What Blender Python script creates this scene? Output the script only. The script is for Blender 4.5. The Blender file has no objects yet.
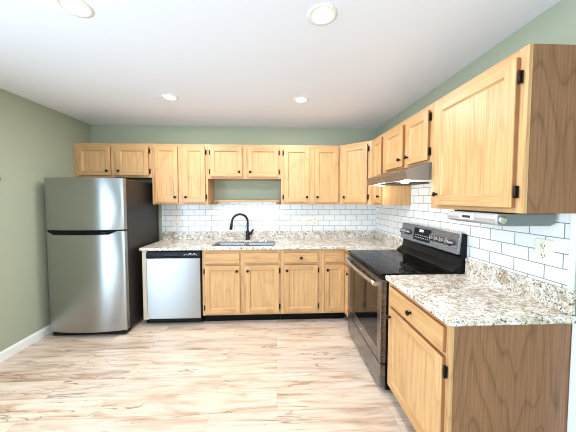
import bpy, bmesh, math, random
from mathutils import Vector, Matrix
S = bpy.context.scene
C = S.collection
random.seed(4)
PI = math.pi

# ------------------------------------------------------------ camera, world, light, exposure
FPX, CY, PITCH, YAW, H = 248.2, 209.9, 0.0434, -0.0461, 1.4718
cam = bpy.data.objects.new('camera', bpy.data.cameras.new('camera')); C.objects.link(cam)
cam.location = (0, 0, H); cam.rotation_euler = (PI/2 - PITCH, 0, YAW)
cam.data.sensor_width = 36; cam.data.lens = 36*FPX/576
cam.data.shift_y = -(216 - CY)/576; cam.data.clip_start = 0.02
S.camera = cam
S.view_settings.view_transform = 'Standard'; S.view_settings.look = 'None'
S.view_settings.gamma = 1; S.view_settings.use_curve_mapping = False
S.view_settings.exposure = -0.38
S.cycles.use_denoising = True; S.cycles.filter_width = 1.1
S.cycles.max_bounces = 10; S.cycles.diffuse_bounces = 6
S.cycles.sample_clamp_indirect = 6

DAY = 12.5          # daylight outside the patio doors
CAN = 20.0         # each ceiling can
W = bpy.data.worlds.new('daylight'); S.world = W; W.use_nodes = True
W.node_tree.nodes['Background'].inputs[0].default_value = (0.6, 0.8, 1.0, 1)
W.node_tree.nodes['Background'].inputs[1].default_value = DAY

# room dimensions
XL, XR, YB, ZC, YR = -2.498, 1.434, 3.512, 2.4744, -2.6
DY0, DY1, DZ = -1.9, 1.05, 2.1          # patio door opening in the left wall
WX0, WX1, WZ0, WZ1 = -1.6, 1.0, 0.85, 2.15   # window opening in the wall behind the photographer

def portal(name, loc, rot, sx, sy):
    l = bpy.data.lights.new(name, 'AREA'); l.shape = 'RECTANGLE'; l.size = sx; l.size_y = sy
    l.cycles.is_portal = True
    o = bpy.data.objects.new(name, l); C.objects.link(o); o.location = loc; o.rotation_euler = rot
portal('patio_daylight', (XL - .11, (DY0+DY1)/2, DZ/2), (0, -PI/2, 0), DZ, DY1-DY0)
portal('window_daylight', ((WX0+WX1)/2, YR - .11, (WZ0+WZ1)/2), (PI/2, 0, 0), WX1-WX0, WZ1-WZ0)

# ------------------------------------------------------------ materials
def newmat(name):
    m = bpy.data.materials.new(name); m.use_nodes = True
    nt = m.node_tree; return m, nt, nt.nodes['Principled BSDF']
def lin(c): return tuple(((v/255+.055)/1.055)**2.4 if v > 10 else v/255/12.92 for v in c) + (1,)
def nd(nt, t, **kw):
    n = nt.nodes.new(t)
    for k, v in kw.items():
        if k.startswith('_'): setattr(n, k[1:], v)
        else: n.inputs[k.replace('__', ' ')].default_value = v
    return n
def ramp(nt, stops, interp='LINEAR'):
    r = nt.nodes.new('ShaderNodeValToRGB'); e = r.color_ramp; e.interpolation = interp
    while len(e.elements) < len(stops): e.elements.new(.5)
    for el, (p, c) in zip(e.elements, stops): el.position = p; el.color = c if len(c) == 4 else tuple(c)+(1,)
    return r
def mixc(nt, fac, a, b, mode='MIX'):
    m = nt.nodes.new('ShaderNodeMix'); m.data_type = 'RGBA'; m.blend_type = mode
    for i, v in ((0, fac), (6, a), (7, b)):
        if hasattr(v, 'is_linked'): nt.links.new(v, m.inputs[i])
        else: m.inputs[i].default_value = v
    return m.outputs[2]
def plain(name, c, rough=.5, metal=0, noise=0, **kw):
    m, nt, b = newmat(name); b.inputs['Base Color'].default_value = lin(c)
    b.inputs['Roughness'].default_value = rough; b.inputs['Metallic'].default_value = metal
    for k, v in kw.items(): b.inputs[k.replace('__', ' ')].default_value = v
    if noise:
        tc = nt.nodes.new('ShaderNodeTexCoord')
        n = nd(nt, 'ShaderNodeTexNoise', Scale=noise, Detail=4.0); nt.links.new(tc.outputs['Object'], n.inputs['Vector'])
        bp = nd(nt, 'ShaderNodeBump', Strength=.06, Distance=.004)
        nt.links.new(n.outputs[0], bp.inputs['Height']); nt.links.new(bp.outputs[0], b.inputs['Normal'])
    return m
def coords(nt, scale, rnd=True):
    tc = nt.nodes.new('ShaderNodeTexCoord'); mp = nt.nodes.new('ShaderNodeMapping')
    mp.inputs['Scale'].default_value = scale
    if rnd:
        oi = nt.nodes.new('ShaderNodeObjectInfo')
        ml = nt.nodes.new('ShaderNodeVectorMath'); ml.operation = 'SCALE'; ml.inputs[0].default_value = (37, 23, 51)
        nt.links.new(oi.outputs['Random'], ml.inputs['Scale']); 
        ad = nt.nodes.new('ShaderNodeVectorMath'); nt.links.new(tc.outputs['Object'], ad.inputs[0]); nt.links.new(ml.outputs[0], ad.inputs[1])
        nt.links.new(ad.outputs[0], mp.inputs['Vector'])
    else: nt.links.new(tc.outputs['Object'], mp.inputs['Vector'])
    return mp.outputs[0]
def oak(name, light, dark, vertical=True, cath=7.0, camt=.35, rough=.38, streak=.65, low=(5, 5, .55)):
    m, nt, b = newmat(name)
    sc_f = (130, 130, 3) if vertical else (3, 3, 130)
    sc_l = low if vertical else (.55, .55, 5)
    n1 = nd(nt, 'ShaderNodeTexNoise', Scale=1.0, Detail=5.0, Roughness=.65); nt.links.new(coords(nt, sc_f), n1.inputs['Vector'])
    n2 = nd(nt, 'ShaderNodeTexNoise', Scale=1.0, Detail=1.0, Roughness=.3); nt.links.new(coords(nt, sc_l), n2.inputs['Vector'])
    mu = nd(nt, 'ShaderNodeMath', _operation='MULTIPLY'); mu.inputs[1].default_value = cath; nt.links.new(n2.outputs[0], mu.inputs[0])
    fr = nd(nt, 'ShaderNodeMath', _operation='FRACT'); nt.links.new(mu.outputs[0], fr.inputs[0])
    rc = ramp(nt, [(0, (1, 1, 1)), (.12, (.25, .25, .25)), (.5, (0, 0, 0)), (.9, (.1, .1, .1)), (1, (1, 1, 1))]); nt.links.new(fr.outputs[0], rc.inputs[0])
    rs = ramp(nt, [(.35, (0, 0, 0)), (.7, (1, 1, 1))]); nt.links.new(n1.outputs[0], rs.inputs[0])
    a = nd(nt, 'ShaderNodeMath', _operation='MULTIPLY'); a.inputs[1].default_value = camt; nt.links.new(rc.outputs[0], a.inputs[0])
    c2 = nd(nt, 'ShaderNodeMath', _operation='MULTIPLY_ADD'); c2.inputs[1].default_value = streak; nt.links.new(rs.outputs[0], c2.inputs[0]); nt.links.new(a.outputs[0], c2.inputs[2])
    c2.use_clamp = True
    nt.links.new(mixc(nt, c2.outputs[0], lin(light), lin(dark)), b.inputs['Base Color'])
    b.inputs['Roughness'].default_value = rough
    bp = nd(nt, 'ShaderNodeBump', Strength=.12, Distance=.002); nt.links.new(n1.outputs[0], bp.inputs['Height']); nt.links.new(bp.outputs[0], b.inputs['Normal'])
    return m
OAK_V = oak('honey_oak', (216, 172, 118), (160, 111, 68), camt=.24, low=(6, 6, 1.0), cath=6)
OAK_H = oak('honey_oak_crossgrain', (211, 167, 113), (156, 106, 63), vertical=False, camt=.24)
VENEER = oak('brown_oak_veneer', (156, 110, 76), (98, 62, 38), cath=12, camt=.4, streak=.65, low=(5.5, 5.5, .75))
PALE = oak('pale_end_veneer', (226, 206, 182), (200, 176, 150), camt=.1)
EDGE = plain('stained_door_edge', (150, 100, 62), .45)
RAWBOX = plain('cabinet_underside', (190, 150, 104), .6)

def paint(name, c, rough=.75):
    return plain(name, c, rough, noise=160)
SAGE = paint('sage_wall_paint', (166, 171, 148))
WHITE = paint('white_ceiling_paint', (233, 235, 242), .85)
TRIMW = plain('white_trim_paint', (240, 240, 236), .4)
DFRAME = plain('dark_door_frame', (62, 64, 72), .4)
REARP = paint('rear_wall_paint', (170, 172, 150))

def tile(name, axis, tw, off):
    m, nt, b = newmat(name)
    tc = nt.nodes.new('ShaderNodeTexCoord'); sp = nt.nodes.new('ShaderNodeSeparateXYZ'); cb = nt.nodes.new('ShaderNodeCombineXYZ')
    nt.links.new(tc.outputs['Object'], sp.inputs[0])
    nt.links.new(sp.outputs[axis], cb.inputs[0]); nt.links.new(sp.outputs['Z'], cb.inputs[1])
    mp = nt.nodes.new('ShaderNodeMapping'); mp.inputs['Location'].default_value = off
    nt.links.new(cb.outputs[0], mp.inputs['Vector'])
    br = nd(nt, 'ShaderNodeTexBrick', Scale=1.0, Mortar__Size=.0026, Mortar__Smooth=.25, Bias=0.0, Brick__Width=tw, Row__Height=.0765)
    br.inputs['Color1'].default_value = lin((244, 243, 240)); br.inputs['Color2'].default_value = lin((238, 238, 236)); br.inputs['Mortar'].default_value = lin((128, 128, 128))
    nt.links.new(mp.outputs[0], br.inputs['Vector']); nt.links.new(br.outputs['Color'], b.inputs['Base Color'])
    b.inputs['Roughness'].default_value = .15
    iv = nd(nt, 'ShaderNodeMath', _operation='SUBTRACT'); iv.inputs[0].default_value = 1; nt.links.new(br.outputs['Fac'], iv.inputs[1])
    bp = nd(nt, 'ShaderNodeBump', Strength=.5, Distance=.003); nt.links.new(iv.outputs[0], bp.inputs['Height']); nt.links.new(bp.outputs[0], b.inputs['Normal'])
    return m
TILE_B = tile('white_subway_tile_back', 'X', .158, (.04, .053, 0))
TILE_R = tile('white_subway_tile_right', 'Y', .17, (.03, .024, 0))

def floor_mat():
    m, nt, b = newmat('light_wood_plank_floor')
    v = coords(nt, (1, 1, 1), False)
    br = nd(nt, 'ShaderNodeTexBrick', Scale=1.0, Mortar__Size=.0012, Mortar__Smooth=.3, Bias=0.0, Brick__Width=1.25, Row__Height=.185)
    br.offset = .37; br.inputs['Color1'].default_value = (0, 0, 0, 1); br.inputs['Color2'].default_value = (1, 1, 1, 1); br.inputs['Mortar'].default_value = (.5, .5, .5, 1)
    nt.links.new(v, br.inputs['Vector'])
    # shift the grain plank by plank
    off = nt.nodes.new('ShaderNodeVectorMath'); off.operation = 'SCALE'; off.inputs['Scale'].default_value = 9.0
    nt.links.new(br.outputs['Color'], off.inputs[0])
    ad = nt.nodes.new('ShaderNodeVectorMath'); nt.links.new(v, ad.inputs[0]); nt.links.new(off.outputs[0], ad.inputs[1])
    def ns(sc, det, dist=0.0):
        mp = nt.nodes.new('ShaderNodeMapping'); mp.inputs['Scale'].default_value = sc; nt.links.new(ad.outputs[0], mp.inputs['Vector'])
        n = nd(nt, 'ShaderNodeTexNoise', Scale=1.0, Detail=det, Roughness=.6, Distortion=dist); nt.links.new(mp.outputs[0], n.inputs['Vector']); return n.outputs[0]
    fine = ns((3, 60, 1), 5); big = ns((1.6, 11, 1), 4, .8); vein = ns((.75, 8, 1), 4, .7)
    rb = ramp(nt, [(.3, lin((238, 222, 206))), (.5, lin((230, 209, 188))), (.7, lin((188, 152, 122)))]); nt.links.new(big, rb.inputs[0])
    rf = ramp(nt, [(.3, (1, 1, 1)), (.75, (.78, .72, .66))]); nt.links.new(fine, rf.inputs[0])
    c = mixc(nt, .8, rb.outputs[0], rf.outputs[0], 'MULTIPLY')
    rv = ramp(nt, [(.488, (0, 0, 0)), (.5, (1, 1, 1)), (.512, (0, 0, 0))]); nt.links.new(vein, rv.inputs[0])
    fv = nd(nt, 'ShaderNodeMath', _operation='MULTIPLY'); nt.links.new(rv.outputs[0], fv.inputs[0])
    gate = ns((1.1, 5, 1), 2); rg = ramp(nt, [(.42, (0, 0, 0)), (.58, (.8, .8, .8))]); nt.links.new(gate, rg.inputs[0]); nt.links.new(rg.outputs[0], fv.inputs[1])
    c = mixc(nt, fv.outputs[0], c, lin((92, 66, 54)))
    tone = ramp(nt, [(0, (.86, .86, .87)), (1, (1.04, 1.03, 1.0))]); nt.links.new(br.outputs['Color'], tone.inputs[0])
    c = mixc(nt, 1.0, c, tone.outputs[0], 'MULTIPLY')
    mf = nd(nt, 'ShaderNodeMath', _operation='MULTIPLY'); mf.inputs[1].default_value = .55; nt.links.new(br.outputs['Fac'], mf.inputs[0])
    c = mixc(nt, mf.outputs[0], c, lin((120, 90, 68)))
    nt.links.new(c, b.inputs['Base Color']); b.inputs['Roughness'].default_value = .33
    return m
FLOOR = floor_mat()

def granite():
    m, nt, b = newmat('speckled_granite')
    def ns(sc, det, dist=0.0, r=.6):
        n = nd(nt, 'ShaderNodeTexNoise', Scale=1.0, Detail=det, Roughness=r, Distortion=dist); nt.links.new(coords(nt, sc, False), n.inputs['Vector']); return n.outputs[0]
    r1 = ramp(nt, [(.34, lin((238, 235, 229))), (.5, lin((219, 207, 188))), (.66, lin((180, 163, 142)))]); nt.links.new(ns((16, 16, 16), 4, .5), r1.inputs[0])
    r2 = ramp(nt, [(.55, (0, 0, 0)), (.61, (1, 1, 1))]); nt.links.new(ns((38, 85, 70), 5, .6, .7), r2.inputs[0])
    c = mixc(nt, r2.outputs[0], r1.outputs[0], lin((128, 108, 90)))
    r3 = ramp(nt, [(.555, (0, 0, 0)), (.595, (1, 1, 1))]); nt.links.new(ns((60, 110, 95), 4, .4, .72), r3.inputs[0])
    c = mixc(nt, r3.outputs[0], c, lin((40, 34, 32)))
    r4 = ramp(nt, [(.58, (0, 0, 0)), (.64, (1, 1, 1))]); nt.links.new(ns((34, 58, 50), 3, .4), r4.inputs[0])
    c = mixc(nt, r4.outputs[0], c, lin((240, 240, 240)))
    nt.links.new(c, b.inputs['Base Color']); b.inputs['Roughness'].default_value = .16
    return m
GRANITE = granite()

def steel(name, c, rough, vertical=True, aniso=0):
    m, nt, b = newmat(name); b.inputs['Base Color'].default_value = lin(c); b.inputs['Metallic'].default_value = 1.0
    n = nd(nt, 'ShaderNodeTexNoise', Scale=1.0, Detail=3.0)
    nt.links.new(coords(nt, (1.5, 1.5, 260) if not vertical else (260, 260, 1.5), False), n.inputs['Vector'])
    r = nd(nt, 'ShaderNodeMapRange'); r.inputs[3].default_value = rough-.02; r.inputs[4].default_value = rough+.03
    nt.links.new(n.outputs[0], r.inputs[0]); nt.links.new(r.outputs[0], b.inputs['Roughness'])
    if aniso:
        b.inputs['Anisotropic'].default_value = aniso; b.inputs['Anisotropic Rotation'].default_value = .25
        tg = nt.nodes.new('ShaderNodeTangent'); tg.direction_type = 'RADIAL'; tg.axis = 'Z'; nt.links.new(tg.outputs[0], b.inputs['Tangent'])
    return m
STEEL = steel('brushed_stainless', (172, 172, 170), .29, aniso=.93)
SINKST = steel('satin_sink_stainless', (160, 160, 164), .25)
STEEL_H = steel('brushed_stainless_crossgrain', (196, 190, 182), .26, False)
BLACKST = steel('warm_grey_stainless', (146, 146, 148), .27, False)
CHROME = plain('polished_metal', (220, 220, 220), .12, 1.0)
BRONZE = plain('dark_bronze', (38, 28, 22), .35, .7)
BLACK = plain('black_plastic', (10, 10, 11), .4, Specular__IOR__Level=.22)
BLACKM = plain('matte_black_metal', (16, 15, 15), .32, .3)
GLASSB = plain('black_glass', (10, 10, 11), .06, 0, Specular__IOR__Level=.14)
OVENGL = plain('smoked_oven_glass', (14, 13, 16), .08, 0, Specular__IOR__Level=.5)
FRSIDE = plain('textured_dark_grey_panel', (38, 33, 30), .42, noise=300)
TOE = plain('black_toe_kick', (8, 7, 7), .6, Specular__IOR__Level=.15)
IVORY = plain('ivory_plastic', (240, 233, 214), .35)
SLOT = plain('dark_slot', (48, 40, 34), .5)
GREYP = plain('grey_plastic', (118, 124, 122), .45)
SILVERP = plain('silver_plastic', (196, 197, 198), .3, .5)
MARK = plain('pale_print', (215, 220, 225), .5)
ENDGREY = plain('taupe_enamel', (136, 130, 120), .4, .3)
HOODUNDER = plain('white_enamel', (225, 225, 222), .4)
MESHF = plain('dark_mesh_filter', (58, 50, 44), .5, .6)
BURN = plain('grey_burner_ring_print', (48, 48, 50), .12)
def emit(name, c, s):
    m, nt, b = newmat(name); b.inputs['Base Color'].default_value = lin(c)
    b.inputs['Emission Color'].default_value = lin(c); b.inputs['Emission Strength'].default_value = s; return m
LAMP = emit('lit_lamp_lens', (255, 240, 214), 14)
HOODLAMP = emit('lit_hood_bulb', (255, 246, 228), 9)
DISPLAY = emit('lit_clock_digits', (215, 235, 245), 2.0)

# ------------------------------------------------------------ helpers
class Fr:
    """local frame: u along the face, v up, w out of the face"""
    def __init__(s, o, U, N): s.o, s.U, s.N = Vector(o), Vector(U).normalized(), Vector(N).normalized()
    def __call__(s, u, v, w): return s.o + s.U*u + Vector((0, 0, v)) + s.N*w
WORLD = Fr((0, 0, 0), (1, 0, 0), (0, 1, 0))        # (x, z, y)
class MB:
    def __init__(s): s.bm = bmesh.new(); s.mats = []
    def mi(s, m):
        if m not in s.mats: s.mats.append(m)
        return s.mats.index(m)
    def face(s, vs, m, smooth=False):
        f = s.bm.faces.new(vs); f.material_index = s.mi(m); f.smooth = smooth; return f
    def box(s, m, x0, x1, y0, y1, z0, z1):
        return s.fbox(m, WORLD, x0, x1, z0, z1, y0, y1)
    def fbox(s, m, F, u0, u1, v0, v1, w0, w1):
        p = [s.bm.verts.new(F(u, v, w)) for u in (u0, u1) for v in (v0, v1) for w in (w0, w1)]
        for q in ((0,1,3,2), (4,6,7,5), (0,4,5,1), (2,3,7,6), (0,2,6,4), (1,5,7,3)): s.face([p[i] for i in q], m)
        return s
    def prism(s, m, pts, ext):
        ext = Vector(ext); a = [s.bm.verts.new(Vector(p)) for p in pts]; b = [s.bm.verts.new(Vector(p)+ext) for p in pts]
        s.face(a, m); s.face(b[::-1], m); n = len(a)
        for i in range(n): s.face([a[i], a[(i+1) % n], b[(i+1) % n], b[i]], m)
        return s
    def lathe(s, m, o, axis, prof, seg=24):
        """prof: (radius, distance along axis)"""
        o, ax = Vector(o), Vector(axis).normalized(); t = ax.orthogonal().normalized(); k = ax.cross(t); rings = []
        for r, h in prof:
            if r < 1e-6: rings.append([s.bm.verts.new(o+ax*h)])
            else: rings.append([s.bm.verts.new(o+ax*h+(t*math.cos(2*PI*i/seg)+k*math.sin(2*PI*i/seg))*r) for i in range(seg)])
        for A, B in zip(rings, rings[1:]):
            for i in range(seg):
                j = (i+1) % seg
                q = [A[0]] if len(A) == 1 else [A[i], A[j]]
                q += [B[0]] if len(B) == 1 else [B[j], B[i]]
                if len(q) > 2: s.face(q, m, True)
        return s
    def tube(s, m, pts, r, seg=14):
        pts = [Vector(p) for p in pts]; rs = r if isinstance(r, (list, tuple)) else [r]*len(pts); rings = []; t0 = None
        for i, p in enumerate(pts):
            d = (pts[min(i+1, len(pts)-1)]-pts[max(i-1, 0)]).normalized()
            t = d.orthogonal() if t0 is None else t0 - d*t0.dot(d)
            t.normalize(); t0 = t; k = d.cross(t)
            rings.append([s.bm.verts.new(p+(t*math.cos(2*PI*a/seg)+k*math.sin(2*PI*a/seg))*rs[i]) for a in range(seg)])
        for A, B in zip(rings, rings[1:]):
            for i in range(seg): s.face([A[i], A[(i+1) % seg], B[(i+1) % seg], B[i]], m, True)
        s.face(rings[0][::-1], m); s.face(rings[-1], m); return s
    def grid(s, m, xs, ys, keep, z0, z1, P=lambda a, b, z: (a, b, z)):
        """slab of kept cells with only its outer faces"""
        V = {}
        def v(i, j, z):
            if (i, j, z) not in V: V[i, j, z] = s.bm.verts.new(P(xs[i], ys[j], z))
            return V[i, j, z]
        K = lambda i, j: 0 <= i < len(xs)-1 and 0 <= j < len(ys)-1 and keep(i, j)
        for i in range(len(xs)-1):
            for j in range(len(ys)-1):
                if not K(i, j): continue
                s.face([v(i, j, z1), v(i+1, j, z1), v(i+1, j+1, z1), v(i, j+1, z1)], m)
                s.face([v(i, j+1, z0), v(i+1, j+1, z0), v(i+1, j, z0), v(i, j, z0)], m)
                for (a, b, da, db) in (((i, j), (i+1, j), 0, -1), ((i+1, j), (i+1, j+1), 1, 0), ((i+1, j+1), (i, j+1), 0, 1), ((i, j+1), (i, j), -1, 0)):
                    if not K(i+da, j+db): s.face([v(*a, z0), v(*b, z0), v(*b, z1), v(*a, z1)], m)
        return s
    def build(s, name, parent=None, bevel=0, seg=2, label=None):
        bm = s.bm
        if parent is not None:
            o = parent
            off = Vector((0, 0, 0))
            while o is not None: off += o.location; o = o.parent
            bmesh.ops.translate(bm, verts=bm.verts, vec=-off)
        bmesh.ops.recalc_face_normals(bm, faces=bm.faces)
        me = bpy.data.meshes.new(name); bm.to_mesh(me); bm.free()
        for m in s.mats: me.materials.append(m)
        ob = bpy.data.objects.new(name, me); C.objects.link(ob)
        if parent is not None: ob.parent = parent
        if bevel:
            b = ob.modifiers.new('bevel', 'BEVEL'); b.width = bevel; b.segments = seg; b.limit_method = 'ANGLE'; b.angle_limit = math.radians(40)
        if label: ob['label'] = label
        return ob
def thing(name, loc, label, cat, group=None):
    o = bpy.data.objects.new(name, None); C.objects.link(o); o.location = loc; o.empty_display_size = .1
    o['label'] = label; o['category'] = cat
    if group: o['group'] = group
    return o
def tag(o, label, cat, group=None):
    o['label'] = label; o['category'] = cat
    if group: o['group'] = group
    return o
def struct(o): o['kind'] = 'structure'; return o

# ------------------------------------------------------------ the room
struct(MB().box(FLOOR, XL-.1, XR+.1, YR-.1, YB+.1, -.06, 0).build('floor'))
LIGHTS = [(-1.05, 1.385), (.25, 1.385), (-1.05, 2.545), (.25, 2.545)]
RC = .058
xs = sorted([XL-.1, XR+.1] + [x+d for x in (-1.05, .25) for d in (-RC*.98, RC*.98)])
ys = sorted([YR-.1, YB+.1] + [y+d for y in (1.385, 2.545) for d in (-RC*.98, RC*.98)])
struct(MB().grid(WHITE, xs, ys, lambda i, j: not (i in (1, 3) and j in (1, 3)), ZC, ZC+.14).build('ceiling'))
struct(MB().box(SAGE, XL-.1, XR+.1, YB, YB+.1, 0, ZC).build('wall_back'))
struct(MB().box(SAGE, XR, XR+.1, YR, YB, 0, ZC).build('wall_right'))
struct(MB().grid(SAGE, [YR, DY0, DY1, YB], [0, DZ, ZC], lambda i, j: not (i == 1 and j == 0), XL-.1, XL, lambda a, b, z: (z, a, b)).build('wall_left'))
struct(MB().grid(REARP, [XL-.1, WX0, WX1, XR+.1], [0, WZ0, WZ1, ZC], lambda i, j: not (i == 1 and j == 1), YR-.1, YR, lambda a, b, z: (a, z, b)).build('wall_rear'))
mb = MB()
for a, b in ((DY0, DY0+.06), (DY1-.2, DY1), (-.94, -.88)): mb.box(DFRAME, XL-.09, XL-.03, a, b, .0, DZ)  # unseen near jamb widened and darkened to reflect as a dark refrigerator band
mb.box(DFRAME, XL-.09, XL-.03, DY0, DY1, DZ-.06, DZ).box(DFRAME, XL-.09, XL-.03, DY0, DY1, 0, .05)
struct(mb.build('door_1', bevel=.004))
mb = MB()
for a, b in ((WX0, WX0+.05), (WX1-.05, WX1), ((WX0+WX1)/2-.03, (WX0+WX1)/2+.03)): mb.box(TRIMW, a, b, YR-.08, YR-.02, WZ0, WZ1)
for a, b in ((WZ0, WZ0+.05), (WZ1-.05, WZ1)): mb.box(TRIMW, WX0, WX1, YR-.08, YR-.02, a, b)
struct(mb.build('window_1', bevel=.004))
struct(MB().prism(TRIMW, [(XL, DY1, 0), (XL+.016, DY1, 0), (XL+.016, DY1, .075), (XL+.008, DY1, .092), (XL, DY1, .092)], (0, YB-DY1, 0)).build('baseboard_left'))
# tiled splashback on the two kitchen walls
TT = .008
struct(MB().box(TILE_B, -1.572, XR-.0005, YB-TT, YB, 1.0, 1.404).box(TILE_B, -.868, .055, YB-TT, YB, 1.404, 1.43).build('wall_tile_back'))
mb = MB().box(TILE_R, XR-TT, XR, 1.135, YB-TT, .9, 1.404)
mb.box(TILE_R, XR-TT, XR, 1.77, 2.574, 1.404, 1.74)
struct(mb.build('wall_tile_right'))
struct(MB().box(TRIMW, XR-.014, XR, 1.112, 1.1348, .9, 1.404).build('trim_1', bevel=.003))
struct(MB().box(TRIMW, -1.585, -1.5722, YB-.012, YB, 1.0, 1.404).build('trim_2', bevel=.003))
struct(MB().box(TRIMW, XR-.006, XR, 1.06, 1.112, 0, .878).build('lit_wall_strip', bevel=.003))  # added white strip, painted for the bright-lit wall beyond the end cabinet

# ------------------------------------------------------------ cabinets
def knob(F, u, v, w, parent):
    o = F(u, v, w)
    MB().lathe(BRONZE, o, F.N, [(0, 0), (.009, 0), (.0075, .004), (.0065, .014), (.015, .019), (.0165, .024), (.013, .029), (0, .031)], 16).build('knob', parent)
def hinge(F, u, v, w, parent):
    mb = MB().fbox(BRONZE, F, u-.008, u+.008, v-.028, v+.028, w-.0185, w-.012)
    mb.lathe(BRONZE, F(u, v-.03, w-.008), (0, 0, 1), [(0, 0), (.0055, .001), (.0055, .059), (0, .06)], 10)
    mb.build('hinge', parent)
def edges(mb, F, u0, u1, v0, v1, w0, w1, e=.0012):
    mb.fbox(EDGE, F, u0-e, u0, v0-e, v1+e, w0, w1).fbox(EDGE, F, u1, u1+e, v0-e, v1+e, w0, w1)
    mb.fbox(EDGE, F, u0, u1, v0-e, v0, w0, w1).fbox(EDGE, F, u0, u1, v1, v1+e, w0, w1)
def panel_door(F, u0, u1, v0, v1, parent, kn=None, hg=None, w0=.0006, th=.022, name='door', rail=.052):
    """framed door with a recessed flat panel and moulded inner edge; F is the face-frame plane"""
    mb = MB(); w1 = w0+th; r = min(rail, (u1-u0)*.27); k = .01
    mb.fbox(OAK_V, F, u0, u0+r, v0, v1, w0, w1).fbox(OAK_V, F, u1-r, u1, v0, v1, w0, w1)
    mb.fbox(OAK_H, F, u0+r, u1-r, v0, v0+r, w0, w1-.0004).fbox(OAK_H, F, u0+r, u1-r, v1-r, v1, w0, w1-.0004)
    mb.fbox(OAK_V, F, u0+r, u1-r, v0+r, v1-r, w0, w1-.0125)
    edges(mb, F, u0, u1, v0, v1, w0, w1-.005)
    # sloping bead between frame and panel
    A = [(u0+r, v0+r), (u1-r, v0+r), (u1-r, v1-r), (u0+r, v1-r)]; B = [(u0+r+k, v0+r+k), (u1-r-k, v0+r+k), (u1-r-k, v1-r-k), (u0+r+k, v1-r-k)]
    for i in range(4):
        j = (i+1) % 4; m = OAK_H if i % 2 == 0 else OAK_V
        pts = [F(*A[i], w1-.003), F(*A[j], w1-.003), F(*B[j], w1-.0122), F(*B[i], w1-.0122)]
        pts2 = [F(*A[i], w0+.002), F(*A[j], w0+.002), F(*B[j], w0+.002), F(*B[i], w0+.002)]
        va = [mb.bm.verts.new(p) for p in pts]; vb = [mb.bm.verts.new(p) for p in pts2]
        mb.face(va, m); mb.face(vb[::-1], m)
        for q in range(4): mb.face([va[q], va[(q+1) % 4], vb[(q+1) % 4], vb[q]], m)
    d = mb.build(name, parent, bevel=.0035)
    if kn: knob(F, kn[0], kn[1], w1, d)
    if hg:
        for v in hg[1:]: hinge(F, hg[0], v, w1, d)
    return d
def drawer_front(F, u0, u1, v0, v1, parent, kn=False, name='drawer'):
    mb = MB().fbox(OAK_H, F, u0, u1, v0, v1, .0006, .0206); edges(mb, F, u0, u1, v0, v1, .0006, .0156)
    d = mb.build(name, parent, bevel=.005, seg=2)
    if kn: knob(F, (u0+u1)/2, (v0+v1)/2, .0206, d)
    return d
def face_frame(F, u0, u1, v0, v1, parent, mids=(), rails=(), st=.045, th=.019, ends=None):
    mb = MB(); e0, e1 = ends or (st, st)
    mb.fbox(OAK_V, F, u0, u0+e0, v0, v1, -th, 0).fbox(OAK_V, F, u1-e1, u1, v0, v1, -th, 0)
    mb.fbox(OAK_H, F, u0+e0, u1-e1, v0, v0+.04, -th, -.0003).fbox(OAK_H, F, u0+e0, u1-e1, v1-.045, v1, -th, -.0003)
    for m in mids: mb.fbox(OAK_V, F, m-.04, m+.04, v0+.04, v1-.045, -th, -.0002)
    for r in rails: mb.fbox(OAK_H, F, u0+e0, u1-e1, r-.02, r+.02, -th, -.0004)
    return mb.build('face_frame', parent, bevel=.002)
def carcass(F, u0, u1, v0, v1, depth, parent, th=.016, m0=OAK_V, m1=OAK_V, top=True, fr=.0195, under=RAWBOX):
    mb = MB()
    mb.fbox(m0, F, u0, u0+th, v0, v1, -depth, -fr).fbox(m1, F, u1-th, u1, v0, v1, -depth, -fr)
    mb.fbox(under, F, u0+th, u1-th, v0, v0+th, -depth, -fr)
    if top: mb.fbox(under, F, u0+th, u1-th, v1-th, v1, -depth, -fr)
    mb.fbox(under, F, u0+th, u1-th, v0+th, v1-th, -depth, -depth+.008)
    return mb.build('carcass', parent)
YU, XU = YB-.308, XR-.308
Z0, Z1 = 1.4055, 2.163
FB = Fr((0, YU, 0), (1, 0, 0), (0, -1, 0))
FRR = Fr((XU, 0, 0), (0, 1, 0), (-1, 0, 0))
DB, DR = YB-YU-.0006-.0, XR-XU-.0006
UG = 'honey oak wall cabinets'
t = thing('wall_cabinet', (-2.03, YU+.15, 1.741), 'short two-door oak wall cabinet directly above the stainless refrigerator', 'cabinet', UG)
face_frame(FB, -2.4965, -1.559, 1.741, Z1, t, [-2.016]); carcass(FB, -2.4965, -1.559, 1.741, Z1, DB, t)
panel_door(FB, -2.438, -2.051, 1.766, 2.124, t, (-2.085, 1.82))
panel_door(FB, -1.981, -1.592, 1.766, 2.124, t, (-1.947, 1.82), (-1.581, 1.82, 2.07))
t = thing('wall_cabinet', (-1.22, YU+.15, Z0), 'tall two-door oak wall cabinet between refrigerator and sink, above the dishwasher', 'cabinet', UG)
face_frame(FB, -1.558, -.870, Z0, Z1, t, [-1.2]); carcass(FB, -1.558, -.870, Z0, Z1, DB-TT, t)
panel_door(FB, -1.517, -1.238, 1.43, 2.128, t, (-1.268, 1.497))
panel_door(FB, -1.166, -.900, 1.43, 2.128, t, (-1.136, 1.497), (-.889, 1.5, 2.06))
t = thing('wall_cabinet', (-.41, YU+.15, 1.73), 'short two-door oak wall cabinet over the open niche above the sink', 'cabinet', UG)
face_frame(FB, -.869, .056, 1.73, Z1, t, [-.4]); carcass(FB, -.869, .056, 1.73, Z1, DB, t)
panel_door(FB, -.832, -.437, 1.757, 2.126, t, (-.47, 1.815), (-.843, 1.82, 2.06))
panel_door(FB, -.365, .024, 1.757, 2.126, t, (-.332, 1.815), (.035, 1.82, 2.06))
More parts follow.
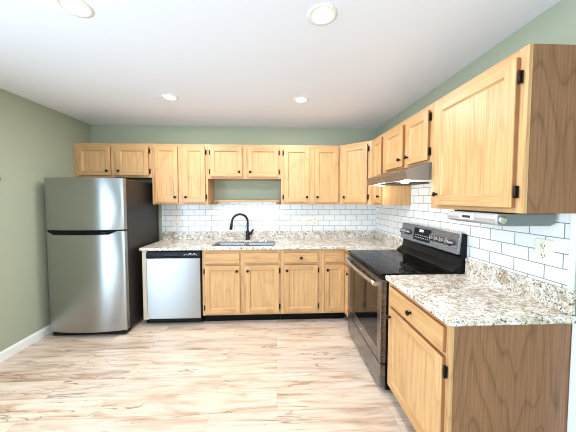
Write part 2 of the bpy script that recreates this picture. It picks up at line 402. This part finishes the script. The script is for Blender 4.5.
t = thing('wall_cabinet', (.44, YU+.15, Z0), 'tall two-door oak wall cabinet right of the sink, beside the angled corner cabinet', 'cabinet', UG)
face_frame(FB, .057, .8205, Z0, Z1, t, [.455]); carcass(FB, .057, .8205, Z0, Z1, DB-TT, t)
panel_door(FB, .096, .418, 1.43, 2.124, t, (.388, 1.497), (.085, 1.5, 2.06))
panel_door(FB, .493, .796, 1.43, 2.124, t, (.523, 1.497))
# angled corner cabinet
YN = 2.899
t = thing('corner_cabinet', (1.13, 3.2, Z0), 'angled single-door oak wall cabinet set across the back right corner', 'cabinet', UG)
a, b = Vector((.8215, YU, 0)), Vector((XU, YN, 0)); L = (b-a).length
FD = Fr(a, b-a, (-(YU-YN), -(XU-.8215), 0))
mb = MB().prism(OAK_V, [(.8215, YB-TT-.001, Z0), (.8215, YU+.001, Z0), FD(.001, Z0, -.0195), FD(L-.001, Z0, -.0195), (XU+.001, YN, Z0), (XR-TT-.001, YN, Z0), (XR-TT-.001, YB-TT-.001, Z0)], (0, 0, Z1-Z0))
mb.build('carcass', t)
face_frame(FD, .0, L, Z0, Z1, t, st=.05)
panel_door(FD, .055, .378, 1.43, 2.126, t, (.083, 1.497), (.391, 1.5, 2.07))
t = thing('wall_cabinet', (XU+.15, 2.74, Z0), 'narrow single-door oak wall cabinet between the corner cabinet and range hood', 'cabinet', UG)
face_frame(FRR, 2.576, 2.898, Z0, Z1, t, st=.03, ends=(.026, .07)); carcass(FRR, 2.576, 2.898, Z0, Z1, DR-TT, t)
panel_door(FRR, 2.603, 2.825, 1.43, 2.126, t, (2.633, 1.50))
t = thing('wall_cabinet', (XU+.15, 2.17, 1.741), 'short two-door oak wall cabinet directly above the range hood', 'cabinet', UG)
face_frame(FRR, 1.7665, 2.575, 1.741, Z1, t, [2.13]); carcass(FRR, 1.7665, 2.575, 1.741, Z1, DR, t)
panel_door(FRR, 2.155, 2.505, 1.762, 2.118, t, (2.188, 1.822))
panel_door(FRR, 1.79, 2.085, 1.762, 2.118, t, (2.055, 1.822), (1.779, 1.82, 2.07))
t = thing('wall_cabinet', (XU+.15, 1.42, Z0), 'large single-door oak wall cabinet nearest the camera, with brown grained side', 'cabinet', UG)
face_frame(FRR, 1.083, 1.7655, Z0, Z1, t, st=.045, ends=(.045, .085)); carcass(FRR, 1.083, 1.7655, Z0, Z1, DR-TT, t, m0=VENEER, m1=OAK_V)
panel_door(FRR, 1.122, 1.695, 1.432, 2.122, t, (1.665, 1.505), (1.1105, 1.505, 2.03), rail=.058)
# ledge at the bottom of the niche
t = thing('niche_shelf', (-.4, 3.46, 1.43), 'thin oak ledge along the wall in the niche above the faucet', 'shelf')
MB().box(OAK_H, -.866, .053, 3.435, YB-.001, 1.4315, 1.458).build('board', t, bevel=.003)
for x0 in (-.866, -.005): MB().box(VENEER, x0, x0+.058, 3.36, 3.43, 1.405, 1.4305).box(VENEER, x0, x0+.058, 3.43, 3.5025, 1.42, 1.4305).build('bracket', t, bevel=.003)

# base cabinets
YC, XC = YB-.609, XR-.609
TK, CT = .104, .879
GB = Fr((0, YC, 0), (1, 0, 0), (0, -1, 0))
GR = Fr((XC, 0, 0), (0, 1, 0), (-1, 0, 0))
BG = 'honey oak base cabinets'
def toe(F, u0, u1, parent, dep=.07, back=.55):
    MB().fbox(TOE, F, u0, u1, 0.0005, TK-.0005, -back, -dep).build('toe_kick', parent)
t = thing('base_cabinet', (-.41, YC+.3, 0), 'wide two-door oak base cabinet under the kitchen sink', 'cabinet', BG)
face_frame(GB, -.867, .0445, TK, CT, t, [-.4], [.712]); carcass(GB, -.867, .0445, TK, CT, .607, t, top=False); toe(GB, -.867, .0445, t)
drawer_front(GB, -.829, -.432, .727, .842, t, name='false_drawer_front'); drawer_front(GB, -.366, .025, .727, .842, t, name='false_drawer_front')
panel_door(GB, -.831, -.432, .13, .697, t, (-.462, .637), (-.842, .2, .63)); panel_door(GB, -.366, .025, .13, .697, t, (-.336, .637), (.036, .2, .63))
t = thing('base_cabinet', (.29, YC+.3, 0), 'single-door oak base cabinet with knobbed drawer, right of the sink cabinet', 'cabinet', BG)
face_frame(GB, .0455, .5345, TK, CT, t, [], [.712]); carcass(GB, .0455, .5345, TK, CT, .607, t); toe(GB, .0455, .5345, t)
drawer_front(GB, .09, .485, .727, .842, t, True); panel_door(GB, .09, .485, .13, .697, t, (.12, .637), (.496, .2, .63))
t = thing('base_cabinet', (.68, YC+.3, 0), 'narrow single-door oak base cabinet in the corner, with plain knobless drawer', 'cabinet', BG)
face_frame(GB, .5355, .8255, TK, CT, t, [], [.712], ends=(.045, .025)); carcass(GB, .5355, .8255, TK, CT, .607, t); toe(GB, .5355, .8255, t)
drawer_front(GB, .572, .804, .727, .842, t); panel_door(GB, .572, .804, .13, .697, t, (.6, .637))
t = thing('base_cabinet', (XC+.3, 2.77, 0), 'sliver of oak base cabinet between the range and the inside corner', 'cabinet', BG)
face_frame(GR, 2.648, 2.902, TK, CT, t, [], [.712], st=.025, ends=(.02, .04)); carcass(GR, 2.648, 2.902, TK, CT, .607, t); toe(GR, 2.648, 2.902, t)
drawer_front(GR, 2.67, 2.86, .727, .842, t); panel_door(GR, 2.67, 2.86, .13, .697, t, (2.695, .637))
t = thing('base_cabinet', (XC+.3, 1.44, 0), 'oak base cabinet nearest the camera, one drawer over one door, brown side', 'cabinet', BG)
face_frame(GR, 1.115, 1.7655, TK, CT, t, [], [.712], ends=(.035, .045)); 
carcass(GR, 1.115, 1.7655, TK, CT, .607, t, m0=VENEER)
MB().fbox(TOE, GR, 1.135, 1.7655, .0005, TK-.0005, -.55, -.07).build('toe_kick', t)
MB().fbox(VENEER, GR, 1.115, 1.131, .0005, TK, -.607, -.07).build('side_panel_foot', t)
drawer_front(GR, 1.143, 1.712, .727, .85, t, True); panel_door(GR, 1.143, 1.712, .13, .70, t, (1.682, .64), (1.1315, .2, .635))
# end panel left of the dishwasher
tag(MB().box(PALE, -1.546, -1.488, YC-.002, YB-.01, .07, CT).box(TOE, -1.546, -1.488, YC+.06, YB-.01, 0.0005, .07).build('end_panel', bevel=.002), 'pale upright wood end panel between the dishwasher and refrigerator', 'panel')

# ------------------------------------------------------------ worktops
GZ0, GZ1, BS = .880, .914, 1.022
YF, XF = YC-.025, XC-.028
SX0, SX1, SY0, SY1 = -.785, -.02, 2.965, 3.375
t = thing('countertop', (-.2, 3.2, GZ0), 'L-shaped speckled granite worktop around the sink, along the back wall', 'countertop', 'granite worktops')
MB().grid(GRANITE, [-1.568, SX0, SX1, XF, XR-TT-.001], [2.6425, YF, SY0, SY1, YB-TT-.001], lambda i, j: not (i == 1 and j == 2) and (j > 0 or i == 3), GZ0, GZ1).build('worktop', t, bevel=.007, seg=3)
mb = MB().box(GRANITE, -1.568, XR-TT-.0215, YB-TT-.021, YB-TT-.001, GZ1+.0003, BS).box(GRANITE, XR-TT-.021, XR-TT-.001, 2.6425, YB-TT-.001, GZ1+.0003, BS)
mb.build('upstand', t, bevel=.002)
t = thing('countertop', (1.1, 1.43, GZ0), 'short speckled granite worktop right of the range, nearest the camera', 'countertop', 'granite worktops')
MB().box(GRANITE, XF, XR-TT-.001, 1.088, 1.7705, GZ0, GZ1).build('worktop', t, bevel=.007, seg=3)
MB().box(GRANITE, XR-TT-.021, XR-TT-.001, 1.10, 1.7705, GZ1+.0003, BS+.01).build('upstand', t, bevel=.002)

# ------------------------------------------------------------ sink and faucet
t = thing('kitchen_sink', (-.39, 3.18, .70), 'undermounted stainless double-bowl sink set in the granite worktop', 'sink')
def bowl(x0, x1, y0, y1, z0, z1):
    mb = MB(); bm = mb.bm; k = .025
    def ring(d, z): return [bm.verts.new(p) for p in ((x0+d, y0+d, z), (x1-d, y0+d, z), (x1-d, y1-d, z), (x0+d, y1-d, z))]
    R = [ring(-.018, z1), ring(0, z1), ring(.008, z1-.03), ring(.014, z0+.03), ring(.04, z0)]
    for A, B in zip(R, R[1:]):
        for i in range(4): mb.face([A[i], A[(i+1) % 4], B[(i+1) % 4], B[i]], SINKST)
    mb.face(R[-1], SINKST)
    return mb
for x0, x1, in ((-.775, -.425), (-.385, -.03)):
    ob = bowl(x0, x1, SY0+.008, SY1-.008, .70, .8785).build('bowl', t)
    m = ob.modifiers.new('solid', 'SOLIDIFY'); m.thickness = .0015; m.offset = 0
    bv = ob.modifiers.new('bevel', 'BEVEL'); bv.width = .012; bv.segments = 3; bv.limit_method = 'ANGLE'
    MB().lathe(CHROME, ((x0+x1)/2, 3.18, .702), (0, 0, 1), [(0, .004), (.025, .004), (.042, .005), (.045, .001)], 20).build('drain', t)
FX, FY = -.398, 3.425
t = thing('faucet', (FX, FY, GZ1), 'black gooseneck pull-down faucet with side lever, behind the sink', 'faucet')
MB().lathe(BLACKM, (FX, FY, GZ1+.0005), (0, 0, 1), [(0, 0), (.034, 0), (.034, .008), (.028, .014), (.026, .05), (.027, .11), (.022, .122), (.015, .13), (0, .13)], 24).build('body', t)
pts = [(FX, FY, GZ1+.12), (FX, FY, 1.04), (FX, FY, 1.11), (FX, FY, 1.165)]
R_, sl = .101, .3
for i in range(1, 13):
    a = PI*i/12; d = R_*(1-math.cos(a)); pts.append((FX-d, FY-d*sl, 1.165+R_*math.sin(a)))
pts.append((FX-2*R_-.004, FY-2*R_*sl, 1.145))
MB().tube(BLACKM, pts, .0155).build('spout', t)
e = Vector(pts[-1])
MB().tube(BLACKM, [e+Vector((0, 0, .01)), e+Vector((-.003, 0, -.012)), e+Vector((-.006, 0, -.03)), e+Vector((-.012, 0, -.078)), e+Vector((-.013, 0, -.085))], [.0165, .018, .019, .023, .020]).build('spray_head', t)
mb = MB().tube(BLACKM, [(FX+.018, FY, 1.0), (FX+.062, FY-.004, 1.003)], .019).tube(BLACKM, [(FX+.05, FY-.01, 1.005), (FX+.06, FY-.02, 1.03), (FX+.085, FY-.03, 1.062)], [.010, .012, .010])
mb.build('lever', t)

# ------------------------------------------------------------ dishwasher
t = thing('dishwasher', (-1.19, 3.15, 0), 'stainless front dishwasher with black control strip, left of the sink cabinet', 'dishwasher')
MB().box(BLACK, -1.4865, -.873, 2.905, 3.45, .105, .875).build('tub', t)
MB().box(STEEL, -1.483, -.88, 2.866, 2.9045, .092, .796).build('door', t, bevel=.006, seg=3)
mb = MB().prism(BLACK, [(-1.485, 2.9045, .80), (-1.485, 2.864, .80), (-1.485, 2.862, .822), (-1.485, 2.872, .868), (-1.485, 2.9045, .868)], (.608, 0, 0))
cp = mb.build('control_panel', t, bevel=.003)
mb = MB().prism(GLASSB, [(-1.28, 2.8635, .806), (-1.28, 2.8605, .826), (-1.28, 2.8645, .842)], (.17, 0, 0)); mb.build('pocket_handle', cp)
mb = MB()
for i in range(7): mb.box(MARK, -1.06+i*.022, -1.049+i*.022, 2.8622, 2.8646, .832+.002*(i % 2), .839)
mb.box(MARK, -1.0, -.978, 2.864, 2.8675, .846, .853); mb.box(MARK, -.95, -.935, 2.8642, 2.8675, .846, .852); mb.build('button_marks', cp)
MB().box(TOE, -1.4865, -.873, 2.965, 2.985, .0005, .09).box(BLACK, -1.48, -.88, 2.9, 2.964, .045, .088).build('kick_plate', t)

# ------------------------------------------------------------ refrigerator
FX0, FX1, FXC = -2.412, -1.612, -2.012
t = thing('refrigerator', (FXC, 3.1, 0), 'tall top-freezer stainless refrigerator standing against the left wall', 'refrigerator')
MB().box(FRSIDE, FX0+.004, FX1-.004, 2.76, 3.47, .055, 1.685).build('cabinet_body', t, bevel=.006)
def fridge_door(z0, z1):
    mb = MB(); n = 24; hw = (FX1-FX0)/2 ; crown = .048
    prof = []
    for i in range(n+1):
        s_ = -1+2*i/n; prof.append((FXC+hw*s_, 2.70-crown*(1-abs(s_)**2.0)))
    bm = mb.bm
    lo = [bm.verts.new((x, y, z0)) for x, y in prof]; hi = [bm.verts.new((x, y, z1)) for x, y in prof]
    for i in range(n): mb.face([lo[i], lo[i+1], hi[i+1], hi[i]], STEEL, True)
    bl = [bm.verts.new((FX0, 2.75, z0)), bm.verts.new((FX1, 2.75, z0))]; bh = [bm.verts.new((FX0, 2.75, z1)), bm.verts.new((FX1, 2.75, z1))]
    mb.face([bl[0], lo[0], hi[0], bh[0]], STEEL); mb.face([lo[-1], bl[1], bh[1], hi[-1]], STEEL)
    mb.face(lo[::-1]+[bl[0], bl[1]], STEEL); mb.face(hi+[bh[1], bh[0]], STEEL); mb.face([bl[1], bl[0], bh[0], bh[1]], STEEL)
    return mb
fd = fridge_door(1.148, 1.695).build('freezer_door', t, bevel=.004)
ld = fridge_door(.062, 1.134).build('fresh_food_door', t, bevel=.004)
mb = MB(); bm = mb.bm; n = 20; A, B, D, E_ = [], [], [], []
for i in range(n+1):
    s_ = -1+2*i/n; x = FXC-.025+.35*s_; y = 2.70-.048*(1-((x-FXC)/.40)**2); q = .034*min(1, (1-abs(s_))*5)
    A.append(bm.verts.new((x, y-.008, 1.142))); B.append(bm.verts.new((x, y-.010, 1.134-q)))
    D.append(bm.verts.new((x, y+.012, 1.134-q))); E_.append(bm.verts.new((x, y+.03, 1.142)))
for P_, Q_ in ((A, B), (B, D), (D, E_), (E_, A)):
    for i in range(n): mb.face([P_[i], P_[i+1], Q_[i+1], Q_[i]], GLASSB, True)
mb.face([A[0], B[0], D[0], E_[0]], GLASSB); mb.face([A[-1], E_[-1], D[-1], B[-1]], GLASSB)
mb.build('pocket_handle', ld, label='black pocket handle')
MB().box(BLACK, FX0+.015, FX1-.015, 2.705, 2.759, 1.1345, 1.1475).build('door_gasket', t)
MB().box(BLACK, FX0+.02, FX1-.02, 2.712, 2.79, .012, .058).build('toe_grille', t)
for x in (FX0+.06, FX1-.06):
    for y in (2.83, 3.42): MB().lathe(BLACK, (x, y, 0), (0, 0, 1), [(0, .0003), (.02, .0003), (.02, .012), (.012, .014), (.012, .056), (0, .056)], 12).build('foot', t)
MB().box(BLACK, FX1-.09, FX1-.02, 2.71, 2.82, 1.6955, 1.708).build('hinge_cover', t, bevel=.003)

# ------------------------------------------------------------ range
RY0, RY1 = 1.779, 2.634
t = thing('range', (1.09, 2.2, 0), 'freestanding electric range with black glass top and stainless oven door', 'stove')
MB().box(BLACK, .82, 1.40, RY0, RY1, .03, .900).build('body', t)
MB().box(GLASSB, .768, 1.405, RY0-.004, RY1+.004, .9005, .922).build('cooktop', t, bevel=.005, seg=3)
ct = t.children[-1]
for (cx, cy, r) in ((.95, 2.43, .105), (.95, 1.99, .085), (1.19, 2.43, .085), (1.19, 1.99, .105)):
    MB().lathe(BURN, (cx, cy, .9221), (0, 0, 1), [(r-.004, 0), (r-.004, .0003), (r, .0003), (r, 0)], 40).build('burner_ring', ct)
# oven door : stainless frame, smoked glass window, vent strip, handle
GD = Fr((.82, 0, 0), (0, 1, 0), (-1, 0, 0))      # w = distance in front of x=.82
mb = MB()
mb.fbox(BLACKST, GD, RY0+.006, RY0+.07, .235, .872, .0005, .045).fbox(BLACKST, GD, RY1-.07, RY1-.006, .235, .872, .0005, .045)
mb.fbox(BLACKST, GD, RY0+.07, RY1-.07, .235, .33, .0005, .045).fbox(BLACKST, GD, RY0+.07, RY1-.07, .80, .872, .0005, .045)
dr = mb.build('oven_door', t, bevel=.003)
MB().fbox(OVENGL, GD, RY0+.071, RY1-.071, .331, .799, .001, .043).build('window', dr, bevel=.002)
mb = MB()
for i in range(6): mb.fbox(BLACK, GD, RY0+.09+i*.115, RY0+.19+i*.115, .815, .838, .0452, .0462)
mb.build('vent_slots', dr)
mb = MB()
hp = [(.82-.083-.016*math.sin(PI*i/14), RY0+.03+(RY1-RY0-.06)*i/14, .835) for i in range(15)]
mb.tube(STEEL_H, hp, .0165, 12)
for y in (RY0+.045, RY1-.045): mb.box(STEEL_H, .82-.088, .82-.0445, y-.017, y+.017, .818, .852)
mb.build('handle', dr)
MB().lathe(CHROME, GD((RY0+RY1)/2, .283, .0455), GD.N, [(0, .002), (.013, .002), (.015, 0), (0, 0)], 20).build('badge', dr)
MB().fbox(BLACKST, GD, RY0+.006, RY1-.006, .045, .224, .0005, .043).build('storage_drawer', t, bevel=.004)
for y in (RY0+.05, RY1-.05):
    for x in (.86, 1.36): MB().lathe(BLACK, (x, y, 0), (0, 0, 1), [(0, .0003), (.018, .0003), (.018, .03), (0, .03)], 12).build('foot', t)
MB().fbox(BLACK, GD, RY0, RY1, .872, .8995, .0005, .03).build('front_trim', t)
# back guard
mb = MB().prism(BLACK, [(1.31, RY0, .9225), (1.4245, RY0, .9225), (1.4245, RY0, 1.207), (1.398, RY0, 1.216), (1.388, RY0, 1.207), (1.375, RY0, 1.06), (1.38, RY0, 1.03), (1.37, RY0, .975), (1.32, RY0, .94)], (0, RY1-RY0, 0))
bg = mb.build('backguard', t, bevel=.004)
mb = MB().prism(BLACKST, [(1.345, RY0+.004, 1.056), (1.374, RY0+.004, 1.054), (1.3875, RY0+.004, 1.2055), (1.3875, RY0+.004, 1.218), (1.372, RY0+.004, 1.218)], (0, RY1-RY0-.008, 0))
cpn = mb.build('control_panel', bg, bevel=.004)
slope = (1.372-1.345)/(1.218-1.056); nrm = Vector((-1, 0, slope)).normalized(); up = Vector((slope, 0, 1)).normalized()
def onpanel(y, z, w=0): return Vector((1.345+slope*(z-1.056), y, z)) + nrm*w
def pquad(mb, m, y0, y1, z0, z1, w0, w1):
    a = [mb.bm.verts.new(onpanel(y, z, w)) for y in (y0, y1) for z in (z0, z1) for w in (w0, w1)]
    for q in ((0,1,3,2), (4,6,7,5), (0,4,5,1), (2,3,7,6), (0,2,6,4), (1,5,7,3)): mb.face([a[i] for i in q], m)
mb = MB(); pquad(mb, GLASSB, 2.125, 2.385, 1.080, 1.195, .0005, .004); dsp = mb.build('display', cpn, bevel=.002)
mb = MB()
for y in (2.285, 2.27, 2.253, 2.238): pquad(mb, DISPLAY, y-.005, y+.005, 1.162, 1.184, .0042, .0046)
mb.build('clock_digits', dsp)
mb = MB()
for r_ in range(2):
    for i in range(8): pquad(mb, MARK, 2.145+i*.028, 2.157+i*.028, 1.105+r_*.022, 1.110+r_*.022, .0042, .0045)
mb.build('button_marks', dsp)
for y in (2.575, 2.49, 2.065, 2.0, 1.935, 1.868):
    k = MB().lathe(BLACKST, onpanel(y, 1.135, .0006), nrm, [(0, 0), (.029, 0), (.029, .006), (.024, .008), (.022, .034), (.019, .038), (0, .038)], 20).build('knob', cpn)
    mb = MB(); pquad(mb, STEEL_H, y-.004, y+.004, 1.118, 1.162, .0388, .045); mb.build('grip', k)

# ------------------------------------------------------------ range hood
t = thing('range_hood', (1.17, 2.17, 1.615), 'stainless under-cabinet range hood with two lit bulbs, above the range', 'range hood')
HY0, HY1 = 1.779, 2.571
mb = MB().prism(BLACKST, [(.950, 0, 1.615), (.940, 0, 1.682), (1.10, 0, 1.7395), (XR-TT-.001, 0, 1.7395), (XR-TT-.001, 0, 1.63), (1.40, 0, 1.63), (1.40, 0, 1.65), (.975, 0, 1.65), (.975, 0, 1.615)], (0, HY1-HY0-.004, 0))
bmesh.ops.translate(mb.bm, verts=mb.bm.verts, vec=(0, HY0+.002, 0))
hb = mb.build('shell', t, bevel=.002)
for y in (HY0, HY1-.0018):
    MB().prism(ENDGREY, [(.950, y, 1.613), (.940, y, 1.682), (1.10, y, 1.7398), (XR-TT-.001, y, 1.7398), (XR-TT-.001, y, 1.613)], (0, .0018, 0)).build('end_plate', t)
MB().box(HOODUNDER, .977, 1.398, HY0+.004, HY1-.004, 1.616, 1.6225).build('underside_pan', t)
MB().box(MESHF, 1.01, 1.30, 2.06, 2.39, 1.605, 1.6155).build('grease_filter', t, bevel=.003)
for y in (1.99, 2.46):
    MB().lathe(HOODLAMP, (1.05, y, 1.6155), (0, 0, -1), [(.036, 0), (.036, .004), (.03, .01), (.016, .015), (0, .016)], 18).build('bulb', t)
    l = bpy.data.lights.new('hood_bulb_light', 'POINT'); l.energy = 2.0; l.color = (1, .93, .82); l.shadow_soft_size = .03
    o = bpy.data.objects.new('hood_bulb_light', l); C.objects.link(o); o.parent = t; o.location = Vector((1.05, y, 1.56))-t.location

# ------------------------------------------------------------ under-cabinet radio
t = thing('under_cabinet_radio', (1.17, 1.3, 1.35), 'silver and grey unit fixed under the near wall cabinet, right of the range', 'radio')
mb = MB().prism(GREYP, [(1.105, 1.18, 1.345), (1.14, 1.18, 1.336), (1.375, 1.18, 1.336), (1.40, 1.18, 1.348), (1.405, 1.18, 1.398), (1.105, 1.18, 1.398)], (0, .34, 0))
bd = mb.build('housing', t, bevel=.004)
mb = MB().prism(SILVERP, [(1.104, 1.182, 1.342), (1.093, 1.182, 1.35), (1.088, 1.182, 1.372), (1.094, 1.182, 1.392), (1.104, 1.182, 1.399)], (0, .35, 0))
fp = mb.build('front_panel', t, bevel=.003)
MB().box(MARK, 1.0845, 1.0882, 1.315, 1.425, 1.358, 1.387).build('button_plate', fp, bevel=.001)
MB().box(SLOT, 1.0825, 1.0844, 1.34, 1.40, 1.366, 1.38).build('buttons', fp)
MB().lathe(CHROME, (1.118, 1.1795, 1.369), (0, -1, 0), [(0, 0), (.02, 0), (.02, .008), (.016, .011), (0, .011)], 20).build('dial', t)
MB().box(BLACK, 1.11, 1.40, 1.185, 1.5, 1.3985, 1.405).build('mounting_plate', t)

# ------------------------------------------------------------ outlets and switches
def plate(F, u, v, kind, label, w=.08, h=.122):
    nm = 'light_switch' if kind == 'switch' else 'wall_outlet'
    t = thing(nm, F(u, v, 0), label, 'switch' if kind == 'switch' else 'outlet', 'ivory wall plates on the tile')
    MB().fbox(IVORY, F, u-w/2, u+w/2, v-h/2, v+h/2, .0004, .0065).build('plate', t, bevel=.003)
    if kind == 'switch':
        MB().fbox(IVORY, F, u-.006, u+.006, v-.004, v+.016, .0068, .018).build('toggle', t, bevel=.002)
        for d in (-.03, .03): MB().lathe(CHROME, F(u, v+d, .0066), F.N, [(.003, 0), (.003, .001), (0, .0012)], 8).build('screw', t)
    else:
        for d in (-.026, .026):
            r = MB().lathe(IVORY, F(u, v+d, .0066), F.N, [(.0185, 0), (.0185, .0015), (.016, .0025), (0, .0025)], 20).build('receptacle', t)
            mb = MB().fbox(SLOT, F, u-.009, u-.0055, v+d-.003, v+d+.009, .0092, .0098).fbox(SLOT, F, u+.0055, u+.009, v+d-.003, v+d+.009, .0092, .0098)
            mb.lathe(SLOT, F(u, v+d-.009, .0092), F.N, [(.0035, 0), (.0035, .0006), (0, .0006)], 8); mb.build('slots', r)
        MB().lathe(CHROME, F(u, v, .0066), F.N, [(.003, 0), (.003, .001), (0, .0012)], 8).build('screw', t)
OB = Fr((0, YB-TT, 0), (1, 0, 0), (0, -1, 0)); OR = Fr((XR-TT, 0, 0), (0, 1, 0), (-1, 0, 0))
plate(OB, -1.385, 1.155, 'outlet', 'ivory outlet on the tile near the refrigerator, above the dishwasher')
plate(OB, .245, 1.165, 'switch', 'ivory toggle switch on back tile, leftmost of three plates right of sink')
plate(OB, .392, 1.165, 'switch', 'ivory toggle switch on back tile, middle of three plates right of sink')
plate(OB, .54, 1.165, 'outlet', 'ivory outlet on back tile, rightmost of three plates right of sink')
plate(OR, 2.99, 1.185, 'outlet', 'ivory outlet on the right wall tile, behind the left of the range')
plate(OR, 1.247, 1.195, 'outlet', 'ivory outlet on right wall tile nearest camera, above the short worktop', .092, .128)

# ------------------------------------------------------------ hook on the left wall
t = thing('wall_hook', (XL, 2.355, 1.65), 'small grey hook at the picture edge on the green left wall', 'hook')
MB().box(GREYP, XL+.0004, XL+.006, 2.335, 2.375, 1.635, 1.672).build('back_plate', t, bevel=.002)
MB().tube(GREYP, [(XL+.005, 2.355, 1.65), (XL+.018, 2.355, 1.644), (XL+.024, 2.355, 1.65), (XL+.025, 2.355, 1.66)], .005, 10).build('prong', t)

# ------------------------------------------------------------ ceiling lights
LBL = ['recessed ceiling light nearest camera on the left, above the open floor', 'recessed ceiling light nearest camera on the right, toward the range', 'recessed ceiling light farther back on the left, toward the refrigerator', 'recessed ceiling light farther back on the right, toward the sink wall']
for (x, y), lb in zip(LIGHTS, LBL):
    t = thing('ceiling_light', (x, y, ZC), lb, 'light', 'recessed ceiling lights')
    MB().lathe(TRIMW, (x, y, ZC), (0, 0, -1), [(RC, -.004), (RC+.024, .0003), (RC+.024, .003), (RC+.01, .006), (RC-.004, .004), (RC-.004, -.02), (RC, -.02), (RC, -.004)], 36).build('trim_ring', t)
    MB().lathe(TRIMW, (x, y, ZC), (0, 0, 1), [(RC-.004, .005), (RC-.006, .1), (0, .1)], 32).build('can', t)
    MB().lathe(LAMP, (x, y, ZC+.095), (0, 0, -1), [(.036, 0), (.05, .035), (.047, .062), (.03, .078), (0, .083)], 28).build('bulb', t)
    l = bpy.data.lights.new('ceiling_light_beam', 'AREA'); l.shape = 'DISK'; l.size = .09; l.energy = CAN; l.color = (.97, .98, 1)
    o = bpy.data.objects.new('ceiling_light_beam', l); C.objects.link(o); o.parent = t; o.location = (0, 0, -.006)
